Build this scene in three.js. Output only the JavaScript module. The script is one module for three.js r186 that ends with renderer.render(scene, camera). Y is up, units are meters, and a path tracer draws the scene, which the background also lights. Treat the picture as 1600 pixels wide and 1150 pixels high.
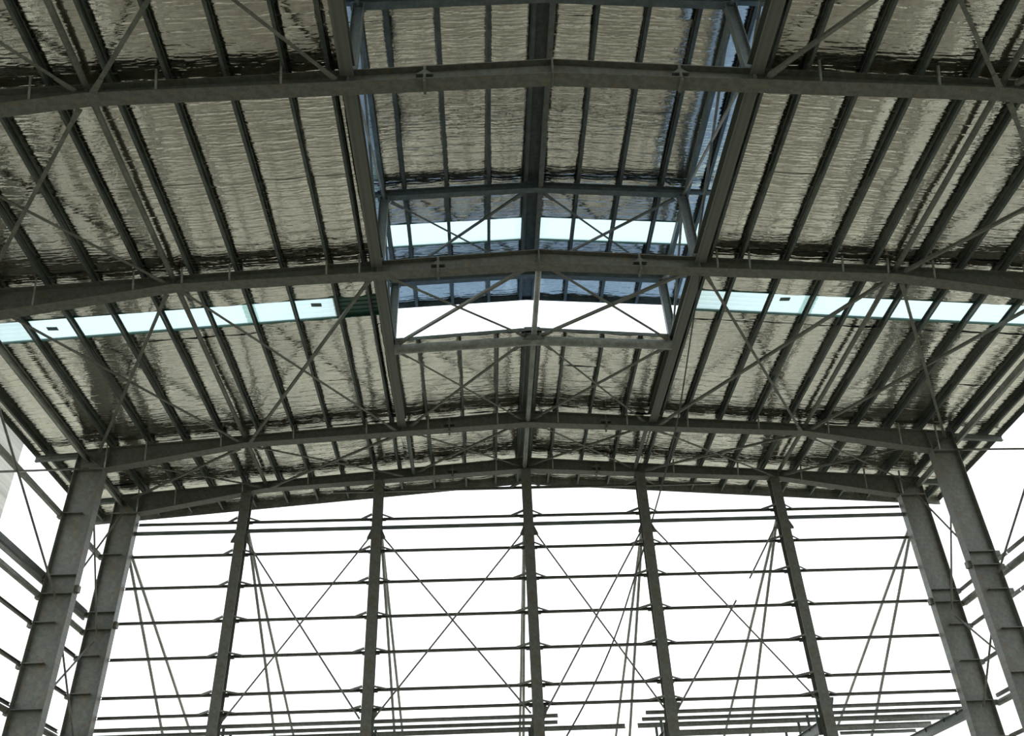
import * as THREE from 'three';
import { mergeGeometries } from 'three/addons/utils/BufferGeometryUtils.js';

// ---------------------------------------------------------------- camera, sky, exposure
const scene = new THREE.Scene();
const camera = new THREE.PerspectiveCamera(45.095, 1600 / 1150, 0.1, 600);
{
  const pitch = 0.5989, yaw = 0.0477, roll = -0.0449;
  const fwd = new THREE.Vector3(Math.sin(yaw) * Math.cos(pitch), Math.sin(pitch), -Math.cos(yaw) * Math.cos(pitch));
  const right = new THREE.Vector3(Math.cos(yaw), 0, Math.sin(yaw));
  const up = new THREE.Vector3().crossVectors(right, fwd);
  const r = right.clone().multiplyScalar(Math.cos(roll)).addScaledVector(up, Math.sin(roll));
  const u = up.clone().multiplyScalar(Math.cos(roll)).addScaledVector(right, -Math.sin(roll));
  const m = new THREE.Matrix4().makeBasis(r, u, fwd.clone().negate());
  camera.quaternion.setFromRotationMatrix(m);
  camera.position.set(-1.7766, 1.6, 0);
}
scene.add(camera);

const renderer = new THREE.WebGLRenderer();
renderer.toneMapping = THREE.LinearToneMapping;
renderer.toneMappingExposure = 2.3;
renderer.shadowMap.enabled = true;

// a bright hazy overcast sky: warm white near the horizon, cooler overhead
{
  const w = 64, h = 64, data = new Float32Array(w * h * 4);
  for (let j = 0; j < h; j++) {
    const el = Math.max(0, ((j + 0.5) / h - 0.5) * 2);          // row 0 is the nadir
    const t = Math.sin(el * Math.PI / 2);
    for (let i = 0; i < w; i++) {
      const k = (j * w + i) * 4;
      data[k] = 1.0 - 0.2 * t; data[k + 1] = 0.99 + 0.01 * t; data[k + 2] = 0.94 + 0.26 * t; data[k + 3] = 1;
    }
  }
  const sky = new THREE.DataTexture(data, w, h, THREE.RGBAFormat, THREE.FloatType);
  sky.mapping = THREE.EquirectangularReflectionMapping;
  sky.magFilter = THREE.LinearFilter; sky.minFilter = THREE.LinearFilter; sky.needsUpdate = true;
  scene.background = sky; scene.environment = sky;
}

// ---------------------------------------------------------------- small tools
let seed = 20240;
const rnd = () => { seed = (seed * 1664525 + 1013904223) >>> 0; return seed / 4294967296; };
const V = (x, y, z) => new THREE.Vector3(x, y, z);
const NUM = {};
function numbered(n) { NUM[n] = (NUM[n] ?? -1) + 1; return NUM[n] ? `${n}_${String(NUM[n]).padStart(3, '0')}` : n; }
const cap = (s) => s;
function tag(o, label, category, group, kind) {
  o.userData.label = label; if (category) o.userData.category = category;
  if (group) o.userData.group = group; if (kind) o.userData.kind = kind;
  return o;
}
function thing(name, label, category, group, at = [0, 0, 0]) {
  const o = new THREE.Group(); o.name = numbered(name); o.position.set(...at); scene.add(o);
  return tag(o, label, category, group);
}
function struct(name, label) { const o = new THREE.Group(); o.name = numbered(name); scene.add(o); o.userData = { label, kind: 'structure' }; return o; }
function mesh(name, geo, mat, parent, label) {
  const m = new THREE.Mesh(geo, mat); m.name = name; m.castShadow = m.receiveShadow = true;
  if (label) m.userData.label = label;
  parent.add(m); return m;
}
function solo(name, geo, mat, label, category, group) {
  const m = mesh(numbered(name), geo, mat, scene); return tag(m, label, category, group);
}
const ORD = ['first', 'second', 'third', 'fourth', 'fifth', 'sixth', 'seventh', 'eighth', 'ninth', 'tenth', 'eleventh'];

// sweep a closed profile [[a,b],...] (a along side axis, b along up axis) from p to q; uv in metres
function sweep(profile, p, q, upHint = V(0, 1, 0)) {
  const dir = q.clone().sub(p), len = dir.length(); dir.normalize();
  let side = new THREE.Vector3().crossVectors(dir, upHint);
  if (side.lengthSq() < 1e-6) side = new THREE.Vector3().crossVectors(dir, V(0, 0, 1));
  side.normalize(); const up = new THREE.Vector3().crossVectors(side, dir).normalize();
  const at = (c, e) => c.clone().addScaledVector(side, e[0]).addScaledVector(up, e[1]);
  const pos = [], uv = []; let run = 0; const n = profile.length;
  const area = profile.reduce((s, a, i) => { const b = profile[(i + 1) % n]; return s + a[0] * b[1] - b[0] * a[1]; }, 0);
  const pr = area > 0 ? profile : profile.slice().reverse();
  for (let i = 0; i < n; i++) {
    const a = pr[i], b = pr[(i + 1) % n], w = Math.hypot(b[0] - a[0], b[1] - a[1]);
    const A = at(p, a), B = at(p, b), C = at(q, b), D = at(q, a);
    for (const [v, s, t] of [[A, run, 0], [C, run + w, len], [B, run + w, 0], [A, run, 0], [D, run, len], [C, run + w, len]]) { pos.push(v.x, v.y, v.z); uv.push(s, t); }
    run += w;
  }
  const tri = THREE.ShapeUtils.triangulateShape(pr.map((e) => new THREE.Vector2(...e)), []);
  for (const [i, j, k] of tri) {
    for (const m of [i, j, k]) { const v = at(p, pr[m]); pos.push(v.x, v.y, v.z); uv.push(...pr[m]); }
    for (const m of [i, k, j]) { const v = at(q, pr[m]); pos.push(v.x, v.y, v.z); uv.push(...pr[m]); }
  }
  const g = new THREE.BufferGeometry();
  g.setAttribute('position', new THREE.Float32BufferAttribute(pos, 3));
  g.setAttribute('uv', new THREE.Float32BufferAttribute(uv, 2));
  g.computeVertexNormals();
  return g;
}
const RECT = (w, h) => [[-w / 2, -h / 2], [w / 2, -h / 2], [w / 2, h / 2], [-w / 2, h / 2]];
const HEX = (r, n = 10) => Array.from({ length: n }, (_, i) => [r * Math.cos(i / n * 2 * Math.PI), r * Math.sin(i / n * 2 * Math.PI)]);
const ANGLE = (w, t) => [[-w / 2, -w / 2], [w / 2, -w / 2], [w / 2, -w / 2 + t], [-w / 2 + t, -w / 2 + t], [-w / 2 + t, w / 2], [-w / 2, w / 2]];
// lipped channel, open towards +side, height h centred
const CHAN = (h, f, l, t) => [[0, -h / 2], [f, -h / 2], [f, -h / 2 + l], [f - t, -h / 2 + l], [f - t, -h / 2 + t], [t, -h / 2 + t], [t, h / 2 - t], [f - t, h / 2 - t], [f - t, h / 2 - l], [f, h / 2 - l], [f, h / 2], [0, h / 2]];
const mirror = (pr) => pr.map(([a, b]) => [-a, b]);
const shiftP = (pr, da, db) => pr.map(([a, b]) => [a + da, b + db]);
const HSEC = (h, f, tf, tw) => [[-f / 2, -h / 2], [f / 2, -h / 2], [f / 2, -h / 2 + tf], [tw / 2, -h / 2 + tf], [tw / 2, h / 2 - tf], [f / 2, h / 2 - tf], [f / 2, h / 2], [-f / 2, h / 2], [-f / 2, h / 2 - tf], [-tw / 2, h / 2 - tf], [-tw / 2, -h / 2 + tf], [-f / 2, -h / 2 + tf]];
// flat plate: outline in a plane given by origin, axes a and b, thickness t along n
function plate(outline, origin, a, b, t) {
  const n = new THREE.Vector3().crossVectors(a, b).normalize();
  const p = origin.clone().addScaledVector(n, -t / 2), q = origin.clone().addScaledVector(n, t / 2);
  const pos = [], uv = [], P = (c, e) => c.clone().addScaledVector(a, e[0]).addScaledVector(b, e[1]);
  const area = outline.reduce((s, e, i) => { const f = outline[(i + 1) % outline.length]; return s + e[0] * f[1] - f[0] * e[1]; }, 0);
  const o = area > 0 ? outline : outline.slice().reverse();
  const put = (v, e) => { pos.push(v.x, v.y, v.z); uv.push(e[0], e[1]); };
  for (const [i, j, k] of THREE.ShapeUtils.triangulateShape(o.map((e) => new THREE.Vector2(...e)), [])) {
    for (const m of [i, j, k]) put(P(q, o[m]), o[m]);
    for (const m of [i, k, j]) put(P(p, o[m]), o[m]);
  }
  for (let i = 0; i < o.length; i++) {
    const e = o[i], f = o[(i + 1) % o.length], A = P(p, e), B = P(p, f), C = P(q, f), D = P(q, e);
    put(A, e); put(B, f); put(C, f); put(A, e); put(C, f); put(D, e);
  }
  const g = new THREE.BufferGeometry();
  g.setAttribute('position', new THREE.Float32BufferAttribute(pos, 3));
  g.setAttribute('uv', new THREE.Float32BufferAttribute(uv, 2));
  g.computeVertexNormals(); return g;
}
const box = (x0, x1, y0, y1, z0, z1) => plate([[x0, y0], [x1, y0], [x1, y1], [x0, y1]], V(0, 0, (z0 + z1) / 2), V(1, 0, 0), V(0, 1, 0), Math.abs(z1 - z0));

// ---------------------------------------------------------------- textures and materials
function tileNoise(nx, ny, s) {                                     // periodic value noise on an nx by ny lattice
  const g = new Float32Array(nx * ny); let q = s >>> 0;
  for (let i = 0; i < g.length; i++) { q = (q * 1664525 + 1013904223) >>> 0; g[i] = q / 4294967296; }
  const f = (t) => t * t * (3 - 2 * t);
  return (u, v) => {
    const x = u * nx, y = v * ny, i = Math.floor(x), j = Math.floor(y), a = f(x - i), b = f(y - j);
    const at = (k, l) => g[((l % ny) + ny) % ny * nx + ((k % nx) + nx) % nx];
    return (at(i, j) * (1 - a) + at(i + 1, j) * a) * (1 - b) + (at(i, j + 1) * (1 - a) + at(i + 1, j + 1) * a) * b;
  };
}
function texture(n, fn, srgb) {
  const d = new Uint8Array(n * n * 4);
  for (let j = 0; j < n; j++) for (let i = 0; i < n; i++) {
    const c = fn((i + 0.5) / n, (j + 0.5) / n), k = (j * n + i) * 4;
    for (let m = 0; m < 3; m++) d[k + m] = Math.max(0, Math.min(255, Math.round(255 * (c.length ? c[m] : c))));
    d[k + 3] = 255;
  }
  const t = new THREE.DataTexture(d, n, n); t.wrapS = t.wrapT = THREE.RepeatWrapping;
  t.magFilter = THREE.LinearFilter; t.minFilter = THREE.LinearMipmapLinearFilter; t.generateMipmaps = true;
  if (srgb) t.colorSpace = THREE.SRGBColorSpace;
  t.needsUpdate = true; return t;
}
function rep(t, a, b = a) { const c = t.clone(); c.repeat.set(a, b); c.needsUpdate = true; return c; }

const n8 = tileNoise(8, 8, 5), n24 = tileNoise(24, 24, 9), n90 = tileNoise(90, 90, 13), n4 = tileNoise(4, 4, 31);
const mottle = texture(256, (u, v) => { const k = 0.66 + 0.2 * n8(u, v) + 0.14 * n24(u, v) + 0.12 * n90(u, v); return [k, k, k * 0.985]; }, true);
const rusty = texture(256, (u, v) => {
  const r = Math.max(0, n8(u, v) * 0.6 + n24(u, v) * 0.5 - 0.52) * 1.1, k = 0.72 + 0.14 * n24(v, u) + 0.14 * n90(u, v);
  return [k * (1 + 0.12 * r), k * (1 - 0.1 * r), k * (1 - 0.3 * r)];
}, true);
const std = (rgb, o = {}) => new THREE.MeshStandardMaterial({ color: new THREE.Color().setRGB(...rgb), roughness: 0.55, metalness: 0, side: THREE.DoubleSide, ...o });
const M = {};
M.steel = std([0.12, 0.142, 0.128], { map: rep(mottle, 0.6), roughness: 0.5 });          // grey green primer
M.frame = std([0.158, 0.168, 0.138], { map: rep(rusty, 0.45), roughness: 0.55 });             // the same, a little rust-stained
M.purlin = std([0.1, 0.12, 0.107], { map: rep(mottle, 0.6), roughness: 0.45 });  // grey green primer
M.pale = std([0.27, 0.285, 0.25], { map: rep(mottle, 0.6), roughness: 0.45 });    // pale steel, lightened further to imitate halation against the sky
M.rod = std([0.165, 0.17, 0.14], { map: rep(mottle, 0.6), roughness: 0.5 });  // grey green steel, colour raised for the bloom around thin bars
M.green = std([0.03, 0.11, 0.075], { roughness: 0.35 });
M.roof = std([0.15, 0.22, 0.31], { roughness: 0.5 });
M.rope = std([0.06, 0.06, 0.05], { roughness: 0.9 });
M.tagInk = std([0.12, 0.16, 0.15], { roughness: 0.8 });

// crinkled foil: creases running across the purlins where it rests on the carrying wires
const c1 = tileNoise(7, 58, 71), c2 = tileNoise(16, 120, 72), c3 = tileNoise(3, 31, 73), c4 = tileNoise(40, 40, 74), c5 = tileNoise(120, 220, 75), c6 = tileNoise(26, 9, 76);
const groove = (t, w) => { const f = Math.abs(t - Math.round(t)); return 1 - Math.exp(-(f * f) / (w * w)); };
const foilBump = texture(1024, (u, v) => {
  const w = 0.02 * (c6(u, v) - 0.5) + 0.012 * (c4(u, v) - 0.5);
  return 0.2 * groove(10 * v + 6 * w, 0.09) + 0.1 * groove(30 * v + 20 * w, 0.2) * c3(u, v) + 0.3 * c1(u, v) + 0.18 * c2(u, v) + 0.08 * c3(u, v) + 0.1 * c4(u, v) + 0.04 * c5(u, v);
});
const foilTone = texture(1024, (u, v) => { const k = (0.87 + 0.07 * c4(u, v) + 0.06 * c2(u, v)) ; return [k, k * 0.985, k * 0.955]; }, true);
M.foil = std([0.84, 0.833, 0.8], { map: rep(foilTone, 1 / 3), bumpMap: rep(foilBump, 1 / 3), bumpScale: 0.017, roughness: 0.13, metalness: 1 });

M.skylight = new THREE.MeshPhysicalMaterial({ color: new THREE.Color().setRGB(0.76, 0.87, 0.82), transmission: 0.6, roughness: 0.85, thickness: 0, side: THREE.DoubleSide });
const dirt = texture(512, (u, v) => { const k = 0.6 + 0.2 * n4(u, v) + 0.2 * n8(u, v) + 0.14 * n24(u, v) + 0.08 * n90(u, v); return [k, k * 0.97, k * 0.91]; }, true);
M.ground = std([0.375, 0.362, 0.315], { map: rep(dirt, 1 / 18), roughness: 0.95 });
M.floor = std([0.25, 0.238, 0.196], { map: rep(dirt, 1 / 11), roughness: 0.85 });
M.render = std([0.5, 0.48, 0.43], { map: rep(mottle, 0.15), roughness: 0.9 });

// ---------------------------------------------------------------- measured layout (d = distance in front of the camera, z = -d)
const D0 = 6.21, D1 = 12.453, D2 = 18.694, DT = 22.3, D3 = 27.269, D4 = 30.762, DE = 22.5, DEND = 32.75, DBACK = -30;
const yTop = (x) => 18.27 - 0.08 * Math.abs(x);                      // top of the rafters = underside of the purlins
const yBot = (x) => { const a = Math.abs(x); return a < 9.9 ? 17.76 - 0.06 * a : 17.166 - (a - 9.9) * 0.1926; };
const yFoil = (x) => yTop(x) + 0.225;
const yNode = (x) => 17.95 - 0.07 * Math.abs(x);                     // roof bracing level
const mBot = (x) => 20.74 - 0.0657 * Math.abs(x);                    // monitor beam, underside
const mTop = (x) => mBot(x) + 0.26;
const mFoil = (x) => mTop(x) + 0.225;
const EDGE = 17.1, MON = 4.46, MEDGE = 5.5, MEND = 24.2;
const PL = [4.87, 5.81, 7.06, 8.27, 9.46, 10.73, 12.01, 13.22, 14.47, 15.6, 16.65], PR = [4.8, 5.66, 6.93, 8.15, 9.34, 10.6, 11.77, 12.95, 14.09, 15.3, 16.5];
const PC = { '-1': [0.2, 1.1, 2.3, 3.58], '1': [0.2, 1.04, 2.26, 3.48] };
const PM = [0.22, 1.33, 2.58, 3.82, 5.15];
const SIDE = { '-1': 'left', '1': 'right' };

// ---------------------------------------------------------------- ground, floor, neighbour
{
  const g = struct('ground', 'dusty bare ground around the shed');
  mesh('soil', box(-200, 200, -0.4, -0.06, -200, 200), M.ground, g);
  const f = struct('floor', 'concrete floor slab of the shed');
  mesh('slab', box(-15.9, 15.9, -0.35, 0, -31.4, 30), M.floor, f);
  // box() maps uv from x and y only, so lay the uv of both out in plan
  for (const o of [g.children[0], f.children[0]]) { const p = o.geometry.attributes.position, u = o.geometry.attributes.uv; for (let i = 0; i < p.count; i++) u.setXY(i, p.getX(i), p.getZ(i)); }
  const w = struct('added_wall_back', 'added unseen end wall behind the viewer that darkens the rafters');  // unseen wall, added to keep light off the rafter webs
  mesh('cladding', plate([[-15.9, -0.05], [15.9, -0.05], [15.9, yFoil(15.9) - 0.1], [4.5, yFoil(4.5) - 0.1], [4.5, mFoil(4.5) - 0.1], [0, mFoil(0) - 0.1], [-4.5, mFoil(4.5) - 0.1], [-4.5, yFoil(4.5) - 0.1], [-15.9, yFoil(15.9) - 0.1]], V(0, 0, 29.9), V(1, 0, 0), V(0, 1, 0), 0.08), M.roof, w);
  const b = thing('neighbouring_building', 'tall pale rendered building corner behind the left roof edge', 'building');
  mesh('wall', box(-36, -22.6, -0.06, 27, -36, -33), M.render, b);
  mesh('parapet', box(-36.1, -22.6, 27, 27.6, -36, -32.9), M.render, b);
}

// ---------------------------------------------------------------- foil ceilings under ribbed roof sheets
function foilSheet(x0, x1, d0, d1, yf, supports) {
  const far = d1 < 3 ? 4 : 1, nx = Math.max(4, Math.round((x1 - x0) / (0.085 * far))), nz = Math.max(3, Math.round((d1 - d0) / (0.12 * far)));
  const sags = supports.map(() => 0.03 + 0.04 * rnd()), ph = supports.map(() => rnd() * 6), pos = [], uv = [], idx = [];
  const ox = rnd() * 3, oz = rnd() * 3, un = tileNoise(17, 13, Math.floor(rnd() * 1e6));
  for (let j = 0; j <= nz; j++) for (let i = 0; i <= nx; i++) {
    const x = x0 + (x1 - x0) * i / nx, d = d0 + (d1 - d0) * j / nz;
    let k = 0; while (k < supports.length - 2 && supports[k + 1] < x) k++;
    const a = supports[k], b = supports[k + 1] ?? a + 1, t = Math.min(1, Math.max(0, (x - a) / (b - a)));
    const sag = 4 * t * (1 - t) * (sags[k] * (0.8 + 0.3 * Math.sin(d * 1.3 + ph[k])) + 0.012 * (un((x - x0) / 9, (d - d0) / 4) - 0.5));
    pos.push(x, yf(x) - sag, -d); uv.push(x + ox, d + oz);
  }
  for (let j = 0; j < nz; j++) for (let i = 0; i < nx; i++) { const a = j * (nx + 1) + i, b = a + 1, c = a + nx + 1; idx.push(a, b, c, b, c + 1, c); }
  const g = new THREE.BufferGeometry(); g.setIndex(idx);
  g.setAttribute('position', new THREE.Float32BufferAttribute(pos, 3)); g.setAttribute('uv', new THREE.Float32BufferAttribute(uv, 2));
  g.computeVertexNormals();
  return g;
}
// ribbed sheet, ribs running down the slope (along x)
function ribbed(x0, x1, d0, d1, yf, lift, ribH = 0.03, pitch = 0.2, thick = 0) {
  const prof = []; for (let d = d0; d < d1 - 1e-6; d += pitch) for (const [o, h] of [[0, 0], [0.62, 0], [0.72, 1], [0.9, 1]]) { const q = d + o * pitch; if (q < d1) prof.push([q, h * ribH]); }
  prof.push([d1, 0]);
  const pos = [], uv = [], idx = [], nx = 2;
  for (let i = 0; i < nx; i++) for (const [d, h] of prof) { const x = i ? x1 : x0; pos.push(x, yf(x) + lift + h, -d); uv.push(x, d); }
  const n = prof.length;
  for (let k = 0; k < n - 1; k++) idx.push(k, k + 1, n + k, k + 1, n + k + 1, n + k);
  const g = new THREE.BufferGeometry(); g.setIndex(idx);
  g.setAttribute('position', new THREE.Float32BufferAttribute(pos, 3)); g.setAttribute('uv', new THREE.Float32BufferAttribute(uv, 2));
  const f = g.toNonIndexed(); f.computeVertexNormals(); return f;
}
const SKY0 = 20.2, SKY1 = 21.17, MSKY0 = 20.27, MSKY1 = 21.32;
for (const s of [-1, 1]) {
  const P = s < 0 ? PL : PR, sup = [4.6, ...P, EDGE], X = (a, b) => s < 0 ? [-b, -a] : [a, b], S = sup.map((x) => s * x).sort((a, b) => a - b);
  const c = struct('ceiling', `crinkled silver foil lining under the ${SIDE[s]} roof slope`);
  const cuts = [DBACK, -12, 1.2, 4.05, 6.91, 9.77, 12.63, 15.49, 18.35, SKY0, SKY1, 21.6, 24.46, 27.3, 30.2, DEND];
  for (let i = 0; i < cuts.length - 1; i++) {
    if (cuts[i] === SKY0) continue;
    mesh('foil_sheet', foilSheet(...X(4.62, EDGE), cuts[i] - (i % 2 ? 0 : 0), cuts[i + 1] + 0.0, (x) => yFoil(x) - (i % 2) * 0.006, S), M.foil, c);
  }
  for (const [a, b] of [[DBACK, SKY0], [SKY1, DEND]]) mesh('roof_sheet', ribbed(...X(4.5, EDGE + 0.05), a, b, yFoil, 0.06), M.roof, c, 'blue grey ribbed metal roof sheet');
  // centre part beyond the end of the monitor
  const cc = struct('ceiling', `foil lining ${SIDE[s]} of the ridge beyond the roof opening`);
  const cs = [0, ...PC[s], 4.62].map((x) => s * x).sort((a, b) => a - b);
  for (const [a, b] of [[22.6, 24.46], [24.46, 27.3], [27.3, 30.2], [30.2, DEND]]) mesh('foil_sheet', foilSheet(...X(0, 4.62), a, b, yFoil, cs), M.foil, cc);
  mesh('roof_sheet', ribbed(...X(0, 4.55), 22.58, DEND, yFoil, 0.06), M.roof, cc, 'blue grey ribbed metal roof sheet');
  // raised central roof
  const mc = struct('ceiling', `foil lining under the ${SIDE[s]} half of the raised central roof`);
  const ms = [0, ...PM, MEDGE].map((x) => s * x).sort((a, b) => a - b);
  const mcut = [DBACK, -12, 1.5, 4.4, 7.3, 10.2, 13.15, 16.05, 18.95, MSKY0, MSKY1, MEND];
  for (let i = 0; i < mcut.length - 1; i++) if (mcut[i] !== MSKY0) mesh('foil_sheet', foilSheet(...X(0, MEDGE), mcut[i], mcut[i + 1], mFoil, ms), M.foil, mc);
  for (const [a, b] of [[DBACK, MSKY0], [MSKY1, MEND]]) mesh('roof_sheet', ribbed(...X(0, MEDGE + 0.05), a, b, mFoil, 0.06), M.roof, mc, 'blue grey ribbed metal roof sheet');
  // eave and verge trims close the edges of the roof
  const t = struct('trim', `dark fascia along the ${SIDE[s]} eave and verge of the roof`);
  mesh('eave_trim', sweep(RECT(0.03, 0.22), V(s * (EDGE + 0.03), yFoil(EDGE) - 0.02, -DBACK), V(s * (EDGE + 0.03), yFoil(EDGE) - 0.02, -DEND)), M.steel, t);
  mesh('verge_trim', sweep(RECT(0.03, 0.36), V(0, yFoil(0) - 0.12, -DEND - 0.02), V(s * (EDGE + 0.03), yFoil(EDGE) - 0.12, -DEND - 0.02)), M.pale, t);
  mesh('monitor_verge_trim', sweep(RECT(0.03, 0.3), V(0, mFoil(0) - 0.05, -MEND - 0.02), V(s * MEDGE, mFoil(MEDGE) - 0.05, -MEND - 0.02)), M.steel, t);
  mesh('monitor_eave_trim', sweep(RECT(0.03, 0.2), V(s * (MEDGE + 0.03), mFoil(MEDGE) + 0.02, -DBACK), V(s * (MEDGE + 0.03), mFoil(MEDGE) + 0.02, -MEND)), M.steel, t);
  mesh('opening_trim', sweep(RECT(0.02, 0.12), V(0, yFoil(0) + 0.02, -22.57), V(s * 4.6, yFoil(4.6) + 0.02, -22.57)), M.steel, t);

  // translucent sheets
  const sk = thing('skylight', `pale green translucent sheets across the ${SIDE[s]} roof slope`, 'skylight', 'translucent roof skylights');
  const ends = s < 0 ? [[5.93, 8.55], [8.2, EDGE]] : [[4.65, 8.4], [8.02, EDGE]];
  ends.forEach(([a, b], i) => mesh('translucent_sheet', ribbed(...X(a, b), SKY0 - 0.02, SKY1 + 0.02, yFoil, 0.02 + 0.012 * i, 0.028, 0.2), M.skylight, sk));
  for (const [x, d] of s < 0 ? [[13.95, 20.68], [6.45, 20.52]] : [[7.44, 20.48]])
    mesh('sticker', box(-0.15, 0.15, -0.006, 0.006, -0.075, 0.075), M.tagInk, sk, 'small grey sticker').position.set(s * x, yFoil(x) + 0.005, -d);
  for (const d of [SKY0, SKY1]) mesh('edge_flashing', sweep(RECT(0.03, 0.05), V(s * 4.62, yFoil(4.62) - 0.01, -d), V(s * EDGE, yFoil(EDGE) - 0.01, -d)), M.green, sk, 'green edge strip');
  if (s < 0) mesh('green_sheet', ribbed(-5.97, -4.5, SKY0 - 0.03, SKY1 + 0.03, yFoil, 0.055), M.green, sk, 'dark green metal sheet closing the end');
  const mk = thing('skylight', `pale translucent sheets in the ${SIDE[s]} half of the raised central roof`, 'skylight', 'translucent roof skylights');
  mesh('translucent_sheet', ribbed(...X(0, MEDGE), MSKY0 - 0.02, MSKY1 + 0.02, mFoil, 0.02, 0.028, 0.2), M.skylight, mk);
  for (const d of [MSKY0, MSKY1]) mesh('edge_flashing', sweep(RECT(0.03, 0.05), V(0, mFoil(0) - 0.01, -d), V(s * MEDGE, mFoil(MEDGE) - 0.01, -d)), M.green, mk, 'green edge strip');
}
{ // ridge cappings and dark strips added below as the ridge purlins' reflection
  const t = struct('trim', 'ridge capping of the main roof and the raised central roof');
  mesh('ridge_cap', sweep(RECT(0.5, 0.03), V(0, yFoil(0) + 0.1, -22.58), V(0, yFoil(0) + 0.1, -DEND)), M.roof, t);
  for (const s of [-1, 1]) {
    mesh('ridge_reflection_strip', sweep(RECT(0.3, 0.012), V(s * 0.15, yTop(0.15) + 0.13, -22.6), V(s * 0.15, yTop(0.15) + 0.13, -DEND + 0.05)), M.steel, t);
    mesh('monitor_ridge_reflection_strip', sweep(RECT(0.3, 0.012), V(s * 0.15, mTop(0.15) + 0.13, -3), V(s * 0.15, mTop(0.15) + 0.13, -MEND + 0.05)), M.steel, t);
  }
  mesh('monitor_ridge_cap', sweep(RECT(0.5, 0.03), V(0, mFoil(0) + 0.1, -DBACK), V(0, mFoil(0) + 0.1, -MEND)), M.roof, t);
}

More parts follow.
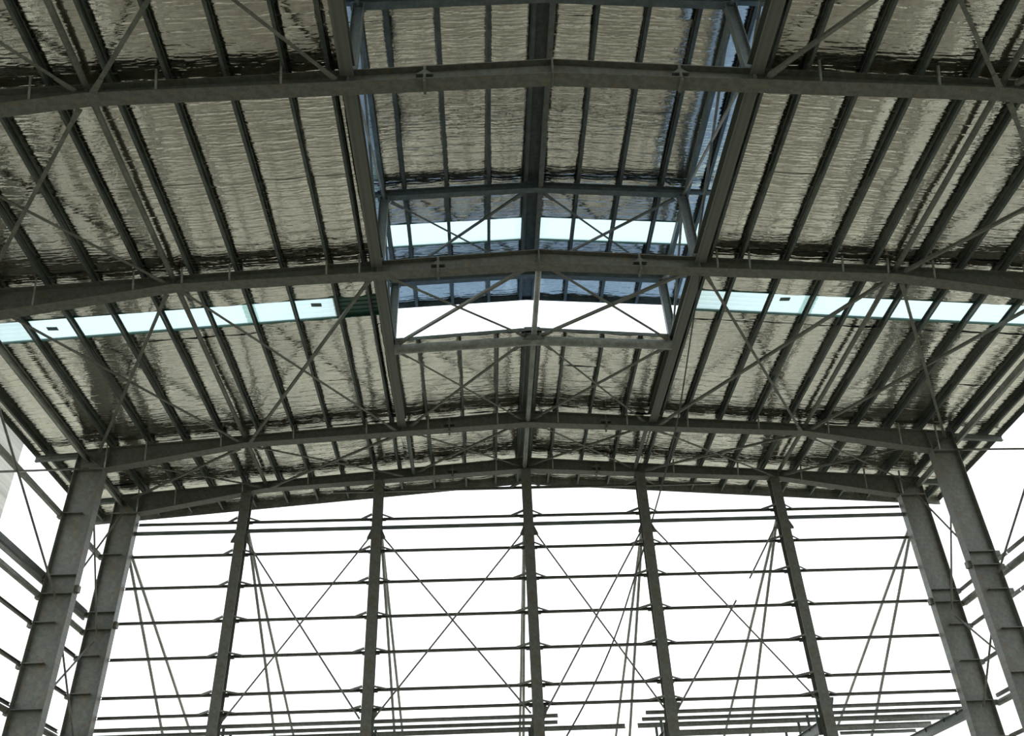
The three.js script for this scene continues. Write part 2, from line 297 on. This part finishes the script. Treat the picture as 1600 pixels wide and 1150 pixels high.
// ---------------------------------------------------------------- portal frames
const FW = 0.36, TF = 0.022, TW = 0.014;
const GIRT = { '-1': [14.68, 12.54, 11.93, 11.03, 9.78, 8.45, 7.5], '1': [12.51, 12.05, 11.23, 9.97, 8.62, 7.48] };
const braceX = { 1: [5.85, 8.45, 11.0, 13.5], 2: [4.93, 5.82, 8.4, 9.65, 10.9, 13.4], 3: [1.08, 3.54, 5.7, 8.23, 10.7, 13.2, 14.5], 4: [1.1, 3.5, 5.8, 8.3, 10.75, 13.2, 14.55] };
function portalFrame(d, key, label, cols) {
  const f = thing('portal_frame', label, 'steel frame', 'portal frames of the shed', [0, 0, -d]);
  for (const s of [-1, 1]) {
    const [xi, xo] = cols[s];
    // rafter: web with bottom and top flanges, haunched towards the column
    const r = new THREE.Group(); r.name = 'rafter'; f.add(r);
    const xs = [0, 2.8, 4.46, 9.9, 12.2, xi];
    const out = [...xs.map((x) => [s * x, yBot(Math.min(x, 14.5)) + TF]), [s * xo, yBot(14.5) + TF], ...[xo, ...xs.slice().reverse()].map((x) => [s * x, yTop(x) - TF])];
    mesh('web', plate(out, V(0, 0, 0), V(1, 0, 0), V(0, 1, 0), TW), M.frame, r);
    const pts = [0, 9.9, xi]; const bf = [];
    for (let i = 0; i < pts.length - 1; i++) bf.push(sweep(RECT(FW, TF), V(s * pts[i], yBot(Math.min(pts[i], 14.5)) + TF / 2, 0), V(s * pts[i + 1], yBot(Math.min(pts[i + 1], 14.5)) + TF / 2, 0)));
    mesh('bottom_flange', mergeGeometries(bf), M.frame, r);
    mesh('top_flange', sweep(RECT(FW * 0.9, TF), V(0, yTop(0) - TF / 2, 0), V(s * xo, yTop(xo) - TF / 2, 0)), M.frame, r);
    // bolted splice with end plates standing proud of the flange, and stiffeners
    const sx = 2.8;
    mesh('splice_plate', box(s * sx - 0.03, s * sx + 0.03, yBot(sx) - 0.1, yTop(sx) - 0.02, -0.17, 0.17), M.frame, r);
    for (const e of [-1, 1]) mesh('gusset', plate([[0, 0], [e * 0.16, 0], [0, 0.14]], V(s * sx + e * 0.03, yBot(sx) + 0.16, 0.09), V(1, 0, 0), V(0, 1, 0), 0.16), M.frame, r);
    for (const x of [9.9, 4.46]) for (const e of [-1, 1]) mesh('stiffener', box(s * x - 0.008, s * x + 0.008, yBot(x) + TF, yTop(x) - TF, e * 0.01, e * 0.16), M.frame, r);
    mesh('apex_plate', box(Math.min(0, s * 0.02), Math.max(0, s * 0.02), yBot(0) - 0.015, yTop(0) - 0.01, -0.185, 0.185), M.frame, r);
    // knee: end plate line and crossed stiffeners over the column head
    const yk = 16.28, yt = yTop(xi) - TF;
    mesh('knee_plate', box(Math.min(s * xi, s * xo), Math.max(s * xi, s * xo), yk - 0.025, yk + 0.025, -0.19, 0.19), M.frame, r);
    for (const e of [-1, 1]) mesh('knee_stiffener', sweep(RECT(0.016, 0.13), V(s * xi, yk, e * 0.08), V(s * xo, yTop(xo) - 0.03, e * 0.08), V(0, 0, 1)), M.frame, r);
    for (const e of [-1, 1]) mesh('knee_stiffener', box(s * xi - 0.012, s * xi + 0.012, yk, yt, e * 0.01, e * 0.17), M.frame, r);
    // column
    const c = new THREE.Group(); c.name = 'column'; f.add(c);
    mesh('web', box(Math.min(s * xi, s * xo), Math.max(s * xi, s * xo), 0, yk, -TW / 2, TW / 2), M.frame, c);
    for (const x of [xi, xo]) mesh('flange', box(s * x - TF / 2, s * x + TF / 2, 0, x === xo ? yTop(xo) - 0.05 : yk, -FW / 2, FW / 2), M.frame, c);
    mesh('lug', box(Math.min(s * xi, s * (xi - 0.12)), Math.max(s * xi, s * (xi - 0.12)), 11.98, 12.2, -0.09, 0.09), M.frame, c);
    mesh('base_plate', box(Math.min(s * xi, s * xo) - 0.15, Math.max(s * xi, s * xo) + 0.15, 0, 0.04, -0.35, 0.35), M.frame, c);
    for (const y of GIRT[s]) {
      const full = Math.abs(y - 12.5) < 0.1 || Math.abs(y - 12) < 0.09 || Math.abs(y - 8.55) < 0.15, xe = full ? xi + 0.03 : xo - 0.62;
      for (const e of [-1, 1]) mesh('stiffener', box(Math.min(s * xe, s * xo), Math.max(s * xe, s * xo), y - 0.012, y + 0.012, e * 0.007, e * 0.165), M.frame, c);
      mesh('girt_cleat', box(Math.min(s * xo, s * (xo + 0.2)), Math.max(s * xo, s * (xo + 0.2)), y - 0.13, y + 0.02, -0.1, 0.1), M.frame, c);
    }
    // cantilever bracket carrying the eave
    const b = new THREE.Group(); b.name = 'eave_bracket'; f.add(b);
    mesh('arm', sweep(HSEC(0.2, 0.14, 0.014, 0.01), V(s * xo, yTop(xo) - 0.14, 0), V(s * 17.0, yTop(17) - 0.12, 0)), M.steel, b);
    // fly braces from purlin to bottom flange
    for (const x of braceX[key] ?? braceX[1]) for (const e of [1])
      mesh('fly_brace', sweep(ANGLE(0.05, 0.007), V(s * x, yBot(x) + 0.035, e * 0.15), V(s * x, yTop(x) + 0.1, e * 0.36), V(1, 0, 0)), M.pale, f);
  }
  return f;
}
const stdCols = { '-1': [14.52, 15.5], '1': [14.45, 15.4] };
portalFrame(D0, 0, 'steel portal frame just behind the top edge of the picture', stdCols);
portalFrame(D1, 1, 'nearest steel portal frame, its rafter crossing the top of the picture', stdCols);
portalFrame(D2, 2, 'second steel portal frame, in front of the skylight strips', stdCols);
portalFrame(D3, 3, 'third steel portal frame, columns at both picture edges', { '-1': [14.53, 15.5], '1': [14.24, 15.14] });
portalFrame(D4, 4, 'farthest steel portal frame, at the open gable end', { '-1': [14.53, 15.42], '1': [14.45, 15.4] });

// ---------------------------------------------------------------- purlins, one length per bay
const BAYS = [[3, D1, 'above the nearest rafter'], [D1, D2, 'between the nearest and second rafters'], [D2, D3, 'between the second and third rafters'], [D3, DEND - 0.02, 'beyond the third rafter']];
const ZP = shiftP(mirror(CHAN(0.22, 0.07, 0.02, 0.005)), 0.035, 0.01), ZM = shiftP(mirror(CHAN(0.22, 0.095, 0.02, 0.005)), 0.045, 0.01);
for (const s of [-1, 1]) {
  const P = s < 0 ? PL : PR;
  for (const [a, b, where] of BAYS) P.forEach((x, i) => {
    const y = yTop(x) + 0.1, pr = s < 0 ? mirror(ZP) : ZP;
    const lab = i === 0 ? `thin trimmer purlin tight along the ${SIDE[s]} roof opening beam, ${where}` : `${ORD[i - 1]} purlin out from the ${SIDE[s]} roof opening beam, ${where}`;
    solo('purlin', sweep(pr, V(s * x, y, -a - 0.003), V(s * x, y, -b + 0.003)), M.purlin, lab, 'purlin', 'roof purlins');
  });
  for (const [a, b, where] of [[22.6, D3, 'short of the third rafter'], [D3, DEND - 0.02, 'beyond the third rafter']]) PC[s].forEach((x, i) => {
    solo('purlin', sweep(s < 0 ? mirror(ZP) : ZP, V(s * x, yTop(x) + 0.1, -a - 0.003), V(s * x, yTop(x) + 0.1, -b + 0.003)), M.purlin,
      i ? `${ORD[i - 1]} purlin ${SIDE[s]} of the ridge past the roof opening, ${where}` : `ridge purlin on the ${SIDE[s]} side past the roof opening, ${where}`, 'purlin', 'roof purlins');
  });
  for (const [a, b, where] of [[3, D1, 'above the nearest rafter'], [D1, D2, 'between the nearest and second rafters'], [D2, MEND, 'beyond the second rafter']]) PM.forEach((x, i) => {
    solo('monitor_purlin', sweep(s < 0 ? mirror(ZM) : ZM, V(s * x, mTop(x) + 0.1, -a - 0.003), V(s * x, mTop(x) + 0.1, -b + 0.003)), M.purlin,
      i ? `${ORD[i - 1]} purlin ${SIDE[s]} of the raised central ridge, ${where}` : `${SIDE[s]} ridge purlin of the raised central roof, ${where}`, 'purlin', 'raised roof purlins');
  });
}

// ---------------------------------------------------------------- roof monitor steelwork
function monitorFrame(d, label, foot, dy = 0) {
  const mBot = (x) => 20.74 + dy - 0.0657 * Math.abs(x), mTop = (x) => mBot(x) + 0.26 - dy;
  const f = thing('clerestory_portal', label, 'steel frame', 'raised central roof frames', [0, 0, -d]);
  for (const s of [-1, 1]) {
    mesh('post', sweep(HSEC(0.26, 0.2, 0.014, 0.01), V(s * 4.43, foot, 0), V(s * 4.4, mBot(4.4), 0), V(1, 0, 0)), M.steel, f);
    mesh('beam', sweep(HSEC(0.26 - dy, 0.2, 0.014, 0.01), V(0, mBot(0) + 0.13 - dy / 2, 0), V(s * 4.6, mBot(4.6) + 0.13 - dy / 2, 0)), M.steel, f);
    mesh('outrigger', sweep(HSEC(0.14, 0.1, 0.01, 0.008), V(s * 4.6, mTop(4.6) - 0.08, 0), V(s * 5.45, mTop(5.45) - 0.08, 0)), M.steel, f);
    mesh('cap_plate', box(s * 4.4 - 0.16, s * 4.4 + 0.16, mBot(4.4) - 0.02, mBot(4.4), -0.13, 0.13), M.steel, f);
  }
  return f;
}
monitorFrame(D1, 'raised central roof frame standing on the nearest rafter', yTop(4.46));
monitorFrame(D2, 'raised central roof frame standing on the second rafter', yTop(4.46));
monitorFrame(DE, 'end frame of the raised central roof above the white opening', 17.85, -0.1);
for (const s of [-1, 1]) {
  const name = SIDE[s];
  for (const [a, b, where] of [[0, D1, 'above the nearest rafter'], [D1, D2, 'between the nearest and second rafters'], [D2, D3, 'between the second and third rafters']]) {
    const c = thing('curb_beam', `${name} roof opening beam running lengthwise, ${where}`, 'beam', 'beams along the roof opening');
    const y0 = 17.66, y1 = 18.02, za = -a - 0.19, zb = -b + 0.19;
    mesh('web', box(s * MON - 0.006, s * MON + 0.006, y0 + 0.016, y1 - 0.016, za, zb), M.steel, c);
    for (const y of [y0, y1 - 0.016]) mesh('flange', box(s * MON - 0.15, s * MON + 0.15, y, y + 0.016, za, zb), M.frame, c);
  }
  solo('strut_tube', sweep(HEX(0.075), V(s * 4.3, 17.68, -D3 - 0.19), V(s * 4.3, 17.68, -D4 + 0.19)), M.steel, `round strut ${name} of the ridge between the third rafter and gable rafter`, 'strut', 'lengthwise round struts');
  for (const [a, b, where] of [[3, D1, 'above the nearest rafter'], [D1, D2, 'between the nearest and second rafters'], [D2, DE + 0.1, 'beyond the second rafter']])
    solo('monitor_eave_beam', sweep(CHAN(0.24, 0.12, 0.02, 0.01), V(s * 4.48, mBot(4.48) + 0.14, -a - 0.01), V(s * 4.48, mBot(4.48) + 0.14, -b + 0.01)), M.steel, `${name} eave beam of the raised central roof, ${where}`, 'beam', 'raised roof eave beams');
  // crossed side braces of the monitor
  for (const [a, b, where] of [[D0, D1, 'above the nearest rafter'], [D1, D2, 'between the nearest and second rafters'], [D2, DE, 'beyond the second rafter']]) {
    for (const e of [0, 1]) solo('monitor_side_brace', sweep(ANGLE(0.06, 0.008), V(s * (4.42 - 0.03 * e), e ? 18.08 : 20.35, -a - 0.13), V(s * (4.42 - 0.03 * e), e ? 20.35 : 18.08, -b + 0.13)), M.rod,
      `${e ? 'rising' : 'falling'} side brace, ${name} of the raised central roof, ${where}`, 'brace', 'raised roof side braces');
  }
}
{ // transfer beam under the end of the monitor
  const t = thing('transfer_beam', 'blue grey cross beam at the near edge of the central roof, below the white opening', 'beam', undefined, [0, 0, -DT]);
  for (const s of [-1, 1]) {
    mesh('tube', sweep(HEX(0.15, 20), V(-s * 0.02, 17.86, 0), V(s * 4.31, 17.6, 0)), M.pale, t);
    mesh('gusset', plate([[0, 0], [0.4, 0.0], [0.4, 0.05], [0, 0.35]].map(([a, b]) => [-s * a, b]), V(s * 4.3, 17.6, 0.02), V(1, 0, 0), V(0, 0, -1), 0.012), M.steel, t);
  }
  mesh('node_plate', plate([[-0.4, 0], [0.4, 0], [0.2, 0.3], [-0.2, 0.3]], V(0, 17.8, 0.05), V(1, 0, 0), V(0, 0, 1), 0.012), M.steel, t);
}
for (const [a, b, y, where] of [[D2 + 0.18, DT - 0.12, 17.9, 'crossing the white opening'], [DT + 0.12, D3 - 0.18, 17.88, 'from the cross beam to the third rafter'], [D3 + 0.18, D4 - 0.18, 17.88, 'from the third rafter to the gable']])
  solo('ridge_strut', sweep(HEX(0.085), V(0, y, -a), V(0, y, -b)), M.pale, `round strut along the ridge line, ${where}`, 'strut', 'ridge struts');
for (const [a, b, where] of [[D0, D1, 'above the nearest rafter'], [D1, D2, 'between the nearest and second rafters'], [D2, DE, 'beyond the second rafter']])
  solo('monitor_ridge_strut', sweep(HSEC(0.14, 0.14, 0.012, 0.01), V(0.2, mBot(0.2) + 0.1, -a - 0.1), V(0.2, mBot(0.2) + 0.1, -b + 0.1)), M.frame, `strut along the raised central ridge, ${where}`, 'strut', 'raised roof ridge struts');

// ---------------------------------------------------------------- lengthwise round struts and roof bracing
for (const s of [-1, 1]) for (const [a, b, where] of [[D0, D1, 'above the nearest rafter'], [D1, D2, 'between the nearest and second rafters'], [D2, D3, 'between the second and third rafters'], [D3, D4, 'beyond the third rafter']])
  solo('strut_tube', sweep(HEX(0.072), V(s * 9.93, 17.42, -a - 0.02), V(s * 9.93, 17.42, -b + 0.02)), M.rod, `round strut halfway down the ${SIDE[s]} slope, ${where}`, 'strut', 'lengthwise round struts');
for (const s of [-1, 1]) for (const [a, b, where] of [[D0, D1, 'above the nearest rafter'], [D1, D2, 'between the nearest and second rafters'], [D2, D3, 'between the second and third rafters'], [D3, D4, 'beyond the third rafter']])
  solo('eave_strut', sweep(CHAN(0.22, 0.1, 0.03, 0.008), V(s * 15.25, 16.72, -a - 0.02), V(s * 15.25, 16.72, -b + 0.02)), M.pale, `pale channel strut along the ${SIDE[s]} eave, ${where}`, 'strut', 'eave struts');

function roofBrace(p, q, label, w = 0.085) {
  const g = thing('roof_brace', label, 'brace', 'diagonal roof braces');
  mesh('angle', sweep(ANGLE(w, 0.01), p, q), M.rod, g);
  const dir = q.clone().sub(p).normalize(), side = new THREE.Vector3().crossVectors(dir, V(0, 1, 0)).normalize();
  for (const [c, e] of [[p, 1], [q, -1]]) mesh('gusset', plate([[-0.02, -0.07], [0.42, -0.05], [0.42, 0.05], [-0.02, 0.07]].map(([a, b]) => [a * e, b]), c.clone().add(V(0, -0.05, 0)), dir, side, 0.012), M.rod, g);
  return g;
}
const node = (x, d, dy = 0) => V(x, yNode(x) + dy, -d);
for (const s of [-1, 1]) {
  const n = SIDE[s];
  for (const [a, b, where, inner] of [[D0, D1, 'above the nearest rafter', 1], [D1, D2, 'between the nearest and second rafters', 0], [D2, D3, 'between the second and third rafters', 1], [D3, D4, 'beyond the third rafter', 1]]) {
    const e = 0.22, w = a === D3 ? 0.07 : 0.085;
    if (inner) {
      roofBrace(node(s * 9.75, a + e), node(s * 4.7, b - e, -0.05), `inner ${n} roof brace rising outward toward the viewer, ${where}`, w);
      roofBrace(node(s * 4.7, a + e, -0.05), node(s * 9.7, b - e, -0.1), `inner ${n} roof brace rising inward toward the viewer, ${where}`, w);
    }
    roofBrace(node(s * 10.15, a + e, -0.05), node(s * 14.8, b - e, -0.08), `outer ${n} roof brace rising inward toward the viewer, ${where}`, w);
    roofBrace(node(s * 14.8, a + e), node(s * 10.1, b - e), `outer ${n} roof brace rising outward toward the viewer, ${where}`, w);
  }
  for (const [a, b, where, w] of [[D2, DT, 'crossing the white opening', 0.085], [DT, D3, 'beyond the cross beam', 0.065], [D3, D4, 'beyond the third rafter', 0.065]]) {
    roofBrace(V(s * 4.2, 17.76, -a - 0.3), V(s * 0.2, 17.93, -b + 0.15), `central ${n} roof brace running in to the ridge, ${where}`, w);
    roofBrace(V(s * 0.35, 17.95, -a - 0.25), V(s * 4.15, 17.72, -b + 0.2), `central ${n} roof brace running out to the opening beam, ${where}`, w);
  }
  for (const [p, q, t] of [[V(s * 4.2, 20.55, -D2 - 0.2), V(s * 0.3, 20.82, -DE + 0.2), 'in to the ridge'], [V(s * 0.3, 20.87, -D2 - 0.2), V(s * 4.2, 20.6, -DE + 0.2), 'out to the eave']])
    roofBrace(p, q, `${n} brace under the raised central roof running ${t}, before the skylight`, 0.065);
}

// ---------------------------------------------------------------- gable wall
const GC = [[-10.6, 'leftmost'], [-5.62, 'second from left'], [0.05, 'middle'], [4.48, 'second from right'], [9.7, 'rightmost']];
const gc0 = -D4 + 0.16, gc1 = -D4 - 0.24;                             // inner and outer flange of the gable posts
for (const [x, which] of GC) {
  const g = thing('gable_post', `${which} of the five tall steel posts in the open gable`, 'post', 'gable posts', [x, 0, 0]);
  const top = yBot(x) + 0.01;
  mesh('flange', box(-0.18, 0.18, 0, top, gc0 - 0.018, gc0), M.frame, g);
  mesh('flange', box(-0.18, 0.18, 0, top, gc1, gc1 + 0.018), M.frame, g);
  mesh('web', box(-0.006, 0.006, 0, top, gc1 + 0.018, gc0 - 0.018), M.frame, g);
  mesh('cap_plate', box(-0.2, 0.2, top - 0.03, top + 0.005, gc1 - 0.02, gc0 + 0.02), M.frame, g);
  for (const [y, e] of [[15.25, 0], [8.65, 1]]) for (const s of [-1, 1])
    mesh('gusset', plate(e ? [[0, 0.25], [0, -0.25], [0.17, 0.22], [0.17, 0.25]] : [[0, 0.25], [0, -0.22], [0.17, -0.22], [0.17, -0.14]].map(([a, b]) => [s * a, b]), V(s * 0.17, y, gc0 - 0.1), V(1, 0, 0), V(0, 1, 0), 0.014), M.frame, g);
  for (const y of [15.98, 14.7, 13.5, 12.23, 10.97, 9.7, 9.06]) mesh('cleat', box(-0.3, 0.3, y - 0.1, y - 0.02, gc1 - 0.012, gc1), M.frame, g);
}
const levels = [17.17, 15.98, 14.7, 13.5, 12.23, 10.97, 9.7, 9.06];
levels.forEach((y, i) => {
  const lab = i === 0 ? 'short topmost gable rail tucked under the roof verge' : `${ORD[i - 1]} thin horizontal rail down across the open gable`;
  const g = thing('gable_girt', lab, 'rail', 'gable rails');
  const x0 = i ? -14.55 : -7.4, x1 = i ? 14.5 : 7.3, z = -D4 - 0.31;
  mesh('rail', sweep(CHAN(0.1, 0.06, 0.02, 0.005), V(x0, y, z), V(x1, y, z)), M.rod, g);
  for (const [x] of GC) if (i || Math.abs(x) < 7) for (const s of [-1, 1])
    mesh('stay', sweep(ANGLE(0.07, 0.01), V(x + s * 0.17, y + 0.03, gc0 - 0.02), V(x + s * 0.62, y + 0.02, z + 0.04)), M.rod, g);
});
solo('gable_tie', sweep(HEX(0.075), V(-14.55, 15.52, -D4 - 0.04), V(14.45, 15.54, -D4 - 0.04)), M.steel, 'thick round tie just under the top gable rail', 'tie');
{
  const z = gc0 - 0.1, yt = 15.15, yb = 8.7;
  const bays = [[-10.4, -5.85, 'left outer'], [-5.4, -0.2, 'left middle'], [0.28, 4.28, 'right middle']];
  const rod = (p, q, lab) => solo('gable_brace', sweep(HEX(0.032, 8), p, q), M.rod, lab, 'brace', 'gable diagonal braces');
  for (const [a, b, n] of bays) {
    rod(V(a, yt, z), V(b, yb, z), `thin brace falling to the right in the ${n} gable bay`);
    rod(V(b, yt, z - 0.05), V(a, yb, z - 0.05), `thin brace falling to the left in the ${n} gable bay`);
  }
  rod(V(4.7, 15.25, z), V(9.5, 8.8, z), 'unbroken thin brace between the two rightmost gable posts');
  rod(V(9.35, 15.15, z - 0.05), V(8.0, 13.15, z - 0.05), 'short loose end of the parted brace at the rightmost gable post');
  rod(V(7.36, 12.35, z - 0.05), V(4.7, 8.65, z - 0.05), 'long lower piece of the parted gable brace');
}
// tie pipes running out and down from the gable to hold a canopy
for (const [x, which] of [[-15, 'left corner column'], [-10.45, 'leftmost gable post'], [-5.5, 'second gable post from left'], [-0.1, 'middle gable post'], [4.42, 'second gable post from right'], [9.6, 'rightmost gable post'], [14.95, 'right corner column']]) {
  solo('canopy_tie', sweep(HEX(0.06), V(x, 15.6, -31.1), V(x, 8.95, -40.95)), M.pale, `steeper slanting canopy tie pipe outside the ${which}`, 'tie', 'canopy ties');
  solo('canopy_tie', sweep(HEX(0.06), V(x, 15.6, -31.1), V(x, 9.0, -48.1)), M.pale, `shallower slanting canopy tie pipe outside the ${which}`, 'tie', 'canopy ties');
  const yb = x > 14 ? 8.45 : 8.08;
  const g = thing('canopy_beam', `canopy beam reaching outward low on the ${which}`, 'beam', 'canopy beams');
  mesh('arm', sweep(HSEC(0.32, 0.18, 0.014, 0.01), V(x, yb, -31.05), V(x, yb + 0.3, -48.5)), M.steel, g);
  for (const d of [31.45, 32.4, 33.45, 35.05]) mesh('cleat', box(x - 0.05, x + 0.05, yb + 0.1, 8.72, -d - 0.005, -d + 0.005), M.steel, g);
  mesh('seat_plate', box(x - 0.2, x + 0.2, yb - 0.3, yb + 0.25, -31.09, -31.03), M.steel, g);
}
[[31.4, 0.12], [32.35, 0.12], [33.4, 0.16], [35.0, 0.22]].forEach(([d, h], i) => {
  solo('canopy_purlin', sweep(CHAN(h, 0.07, 0.02, 0.006), V(-15.2, 8.75 + h / 2 - 0.06, -d), V([0.75, 0.8, 3.3, -3.6][i], 8.75 + h / 2 - 0.06, -d)), M.pale, `${ORD[i]} canopy rail out from the gable, left of the middle`, 'rail', 'canopy rails');
  solo('canopy_purlin', sweep(CHAN(h, 0.07, 0.02, 0.006), V([3.74, 3.75, 3.75, 5.0][i], 8.75 + h / 2 - 0.06, -d), V(15.2, 8.75 + h / 2 - 0.06, -d)), M.pale, `${ORD[i]} canopy rail out from the gable, right of the middle`, 'rail', 'canopy rails');
});
solo('canopy_rail_piece', sweep(CHAN(0.12, 0.07, 0.02, 0.006), V(12.75, 8.8, -33.95), V(15.4, 8.8, -33.95)), M.pale, 'short loose rail lying between canopy rails at lower right', 'rail');
solo('canopy_rail_piece', sweep(CHAN(0.12, 0.07, 0.02, 0.006), V(12.0, 8.8, -36.0), V(15.0, 8.8, -36.0)), M.pale, 'short rail at the bottom edge near the right corner column', 'rail');

// ---------------------------------------------------------------- side walls: rails and crossed braces
for (const s of [-1, 1]) {
  const n = SIDE[s], xg = s * 15.62;
  const rails = s < 0
    ? [[14.68, RECT(0.12, 0.17), M.pale, 'pale top'], [12.54, RECT(0.14, 0.2), M.steel, 'thick dark upper'], [12.34, RECT(0.06, 0.1), M.pale, 'slim pale second'], [11.93, HEX(0.1), M.pale, 'round tube third'], [11.03, CHAN(0.12, 0.06, 0.02, 0.006), M.rod, 'thin fourth'], [9.78, CHAN(0.12, 0.06, 0.02, 0.006), M.rod, 'thin fifth'], [8.45, HEX(0.09), M.rod, 'round tube sixth'], [8.62, CHAN(0.1, 0.06, 0.02, 0.006), M.rod, 'thin twin above the sixth'], [7.5, CHAN(0.12, 0.06, 0.02, 0.006), M.rod, 'thin lowest']]
    : [[12.51, CHAN(0.12, 0.06, 0.02, 0.006), M.rod, 'thin top'], [12.03, HEX(0.12), M.pale, 'round tube second'], [11.23, CHAN(0.12, 0.06, 0.02, 0.006), M.rod, 'thin third'], [9.97, CHAN(0.12, 0.06, 0.02, 0.006), M.rod, 'thin fourth'], [8.78, CHAN(0.12, 0.06, 0.02, 0.006), M.rod, 'thin fifth'], [8.54, HEX(0.1), M.pale, 'round tube sixth'], [7.48, CHAN(0.12, 0.06, 0.02, 0.006), M.rod, 'thin lowest']];
  for (const [y, pr, mat, nm] of rails) for (const [a, b, where] of [[D2, D3, 'before the third frame'], [D3, D4, 'beyond the third frame']])
    solo('side_girt', sweep(pr, V(xg, y, -a - 0.02), V(xg, y, -b + 0.02)), mat, `${nm} rail of the ${n} side wall, ${where}`, 'rail', 'side wall rails');
  for (const [a, b, where] of [[D2, D3, 'before the third frame'], [D3, D4, 'beyond the third frame']])
    for (const [y0, y1, lv] of a === D2 ? [[16.3, 11.75, 'upper']] : [[16.3, 11.75, 'upper'], [11.5, 8.4, 'lower']]) for (const e of [0, 1])
      solo('side_brace', sweep(HEX(0.035, 8), V(s * (15.0 + 0.05 * e), e ? y1 : y0, -a - 0.15), V(s * (15.0 + 0.05 * e), e ? y0 : y1, -b + 0.15)), M.rod, `${lv} thin diagonal ${e ? 'rising' : 'falling'} away along the ${n} side, ${where}`, 'brace', 'side wall braces');
}
solo('down_pipe', sweep(HEX(0.06), V(-16.4, 0, -30.9), V(-16.4, 16.9, -30.9)), M.pale, 'pale vertical pipe between the two left columns', 'pipe');

// ---------------------------------------------------------------- hanging rope and wires
{
  const pts = [[4.63, 18.0], [4.5, 17.5], [3.98, 15.6], [3.1, 12.53], [2.22, 10.16], [1.6, 8.67], [0.99, 7.31], [-0.07, 5.56], [-2.0, 3.2], [-5, 0.02]].map(([x, y]) => V(x, y, -18.93));
  solo('rope', new THREE.TubeGeometry(new THREE.CatmullRomCurve3(pts), 80, 0.02, 6), M.rope, 'thin dark rope hanging from the second rafter at right', 'rope');
  solo('guy_wire', sweep(HEX(0.006, 6), V(-13.3, 14.6, -33), V(-13.5, 0, -33.4)), M.rope, 'faint thin wire hanging in the left outer gable bay', 'wire', 'thin wires');
  solo('guy_wire', sweep(HEX(0.006, 6), V(-8.1, 12.4, -33), V(-8.4, 0, -33.4)), M.rope, 'faint thin wire right of the leftmost gable post', 'wire', 'thin wires');
}
renderer.render(scene, camera);
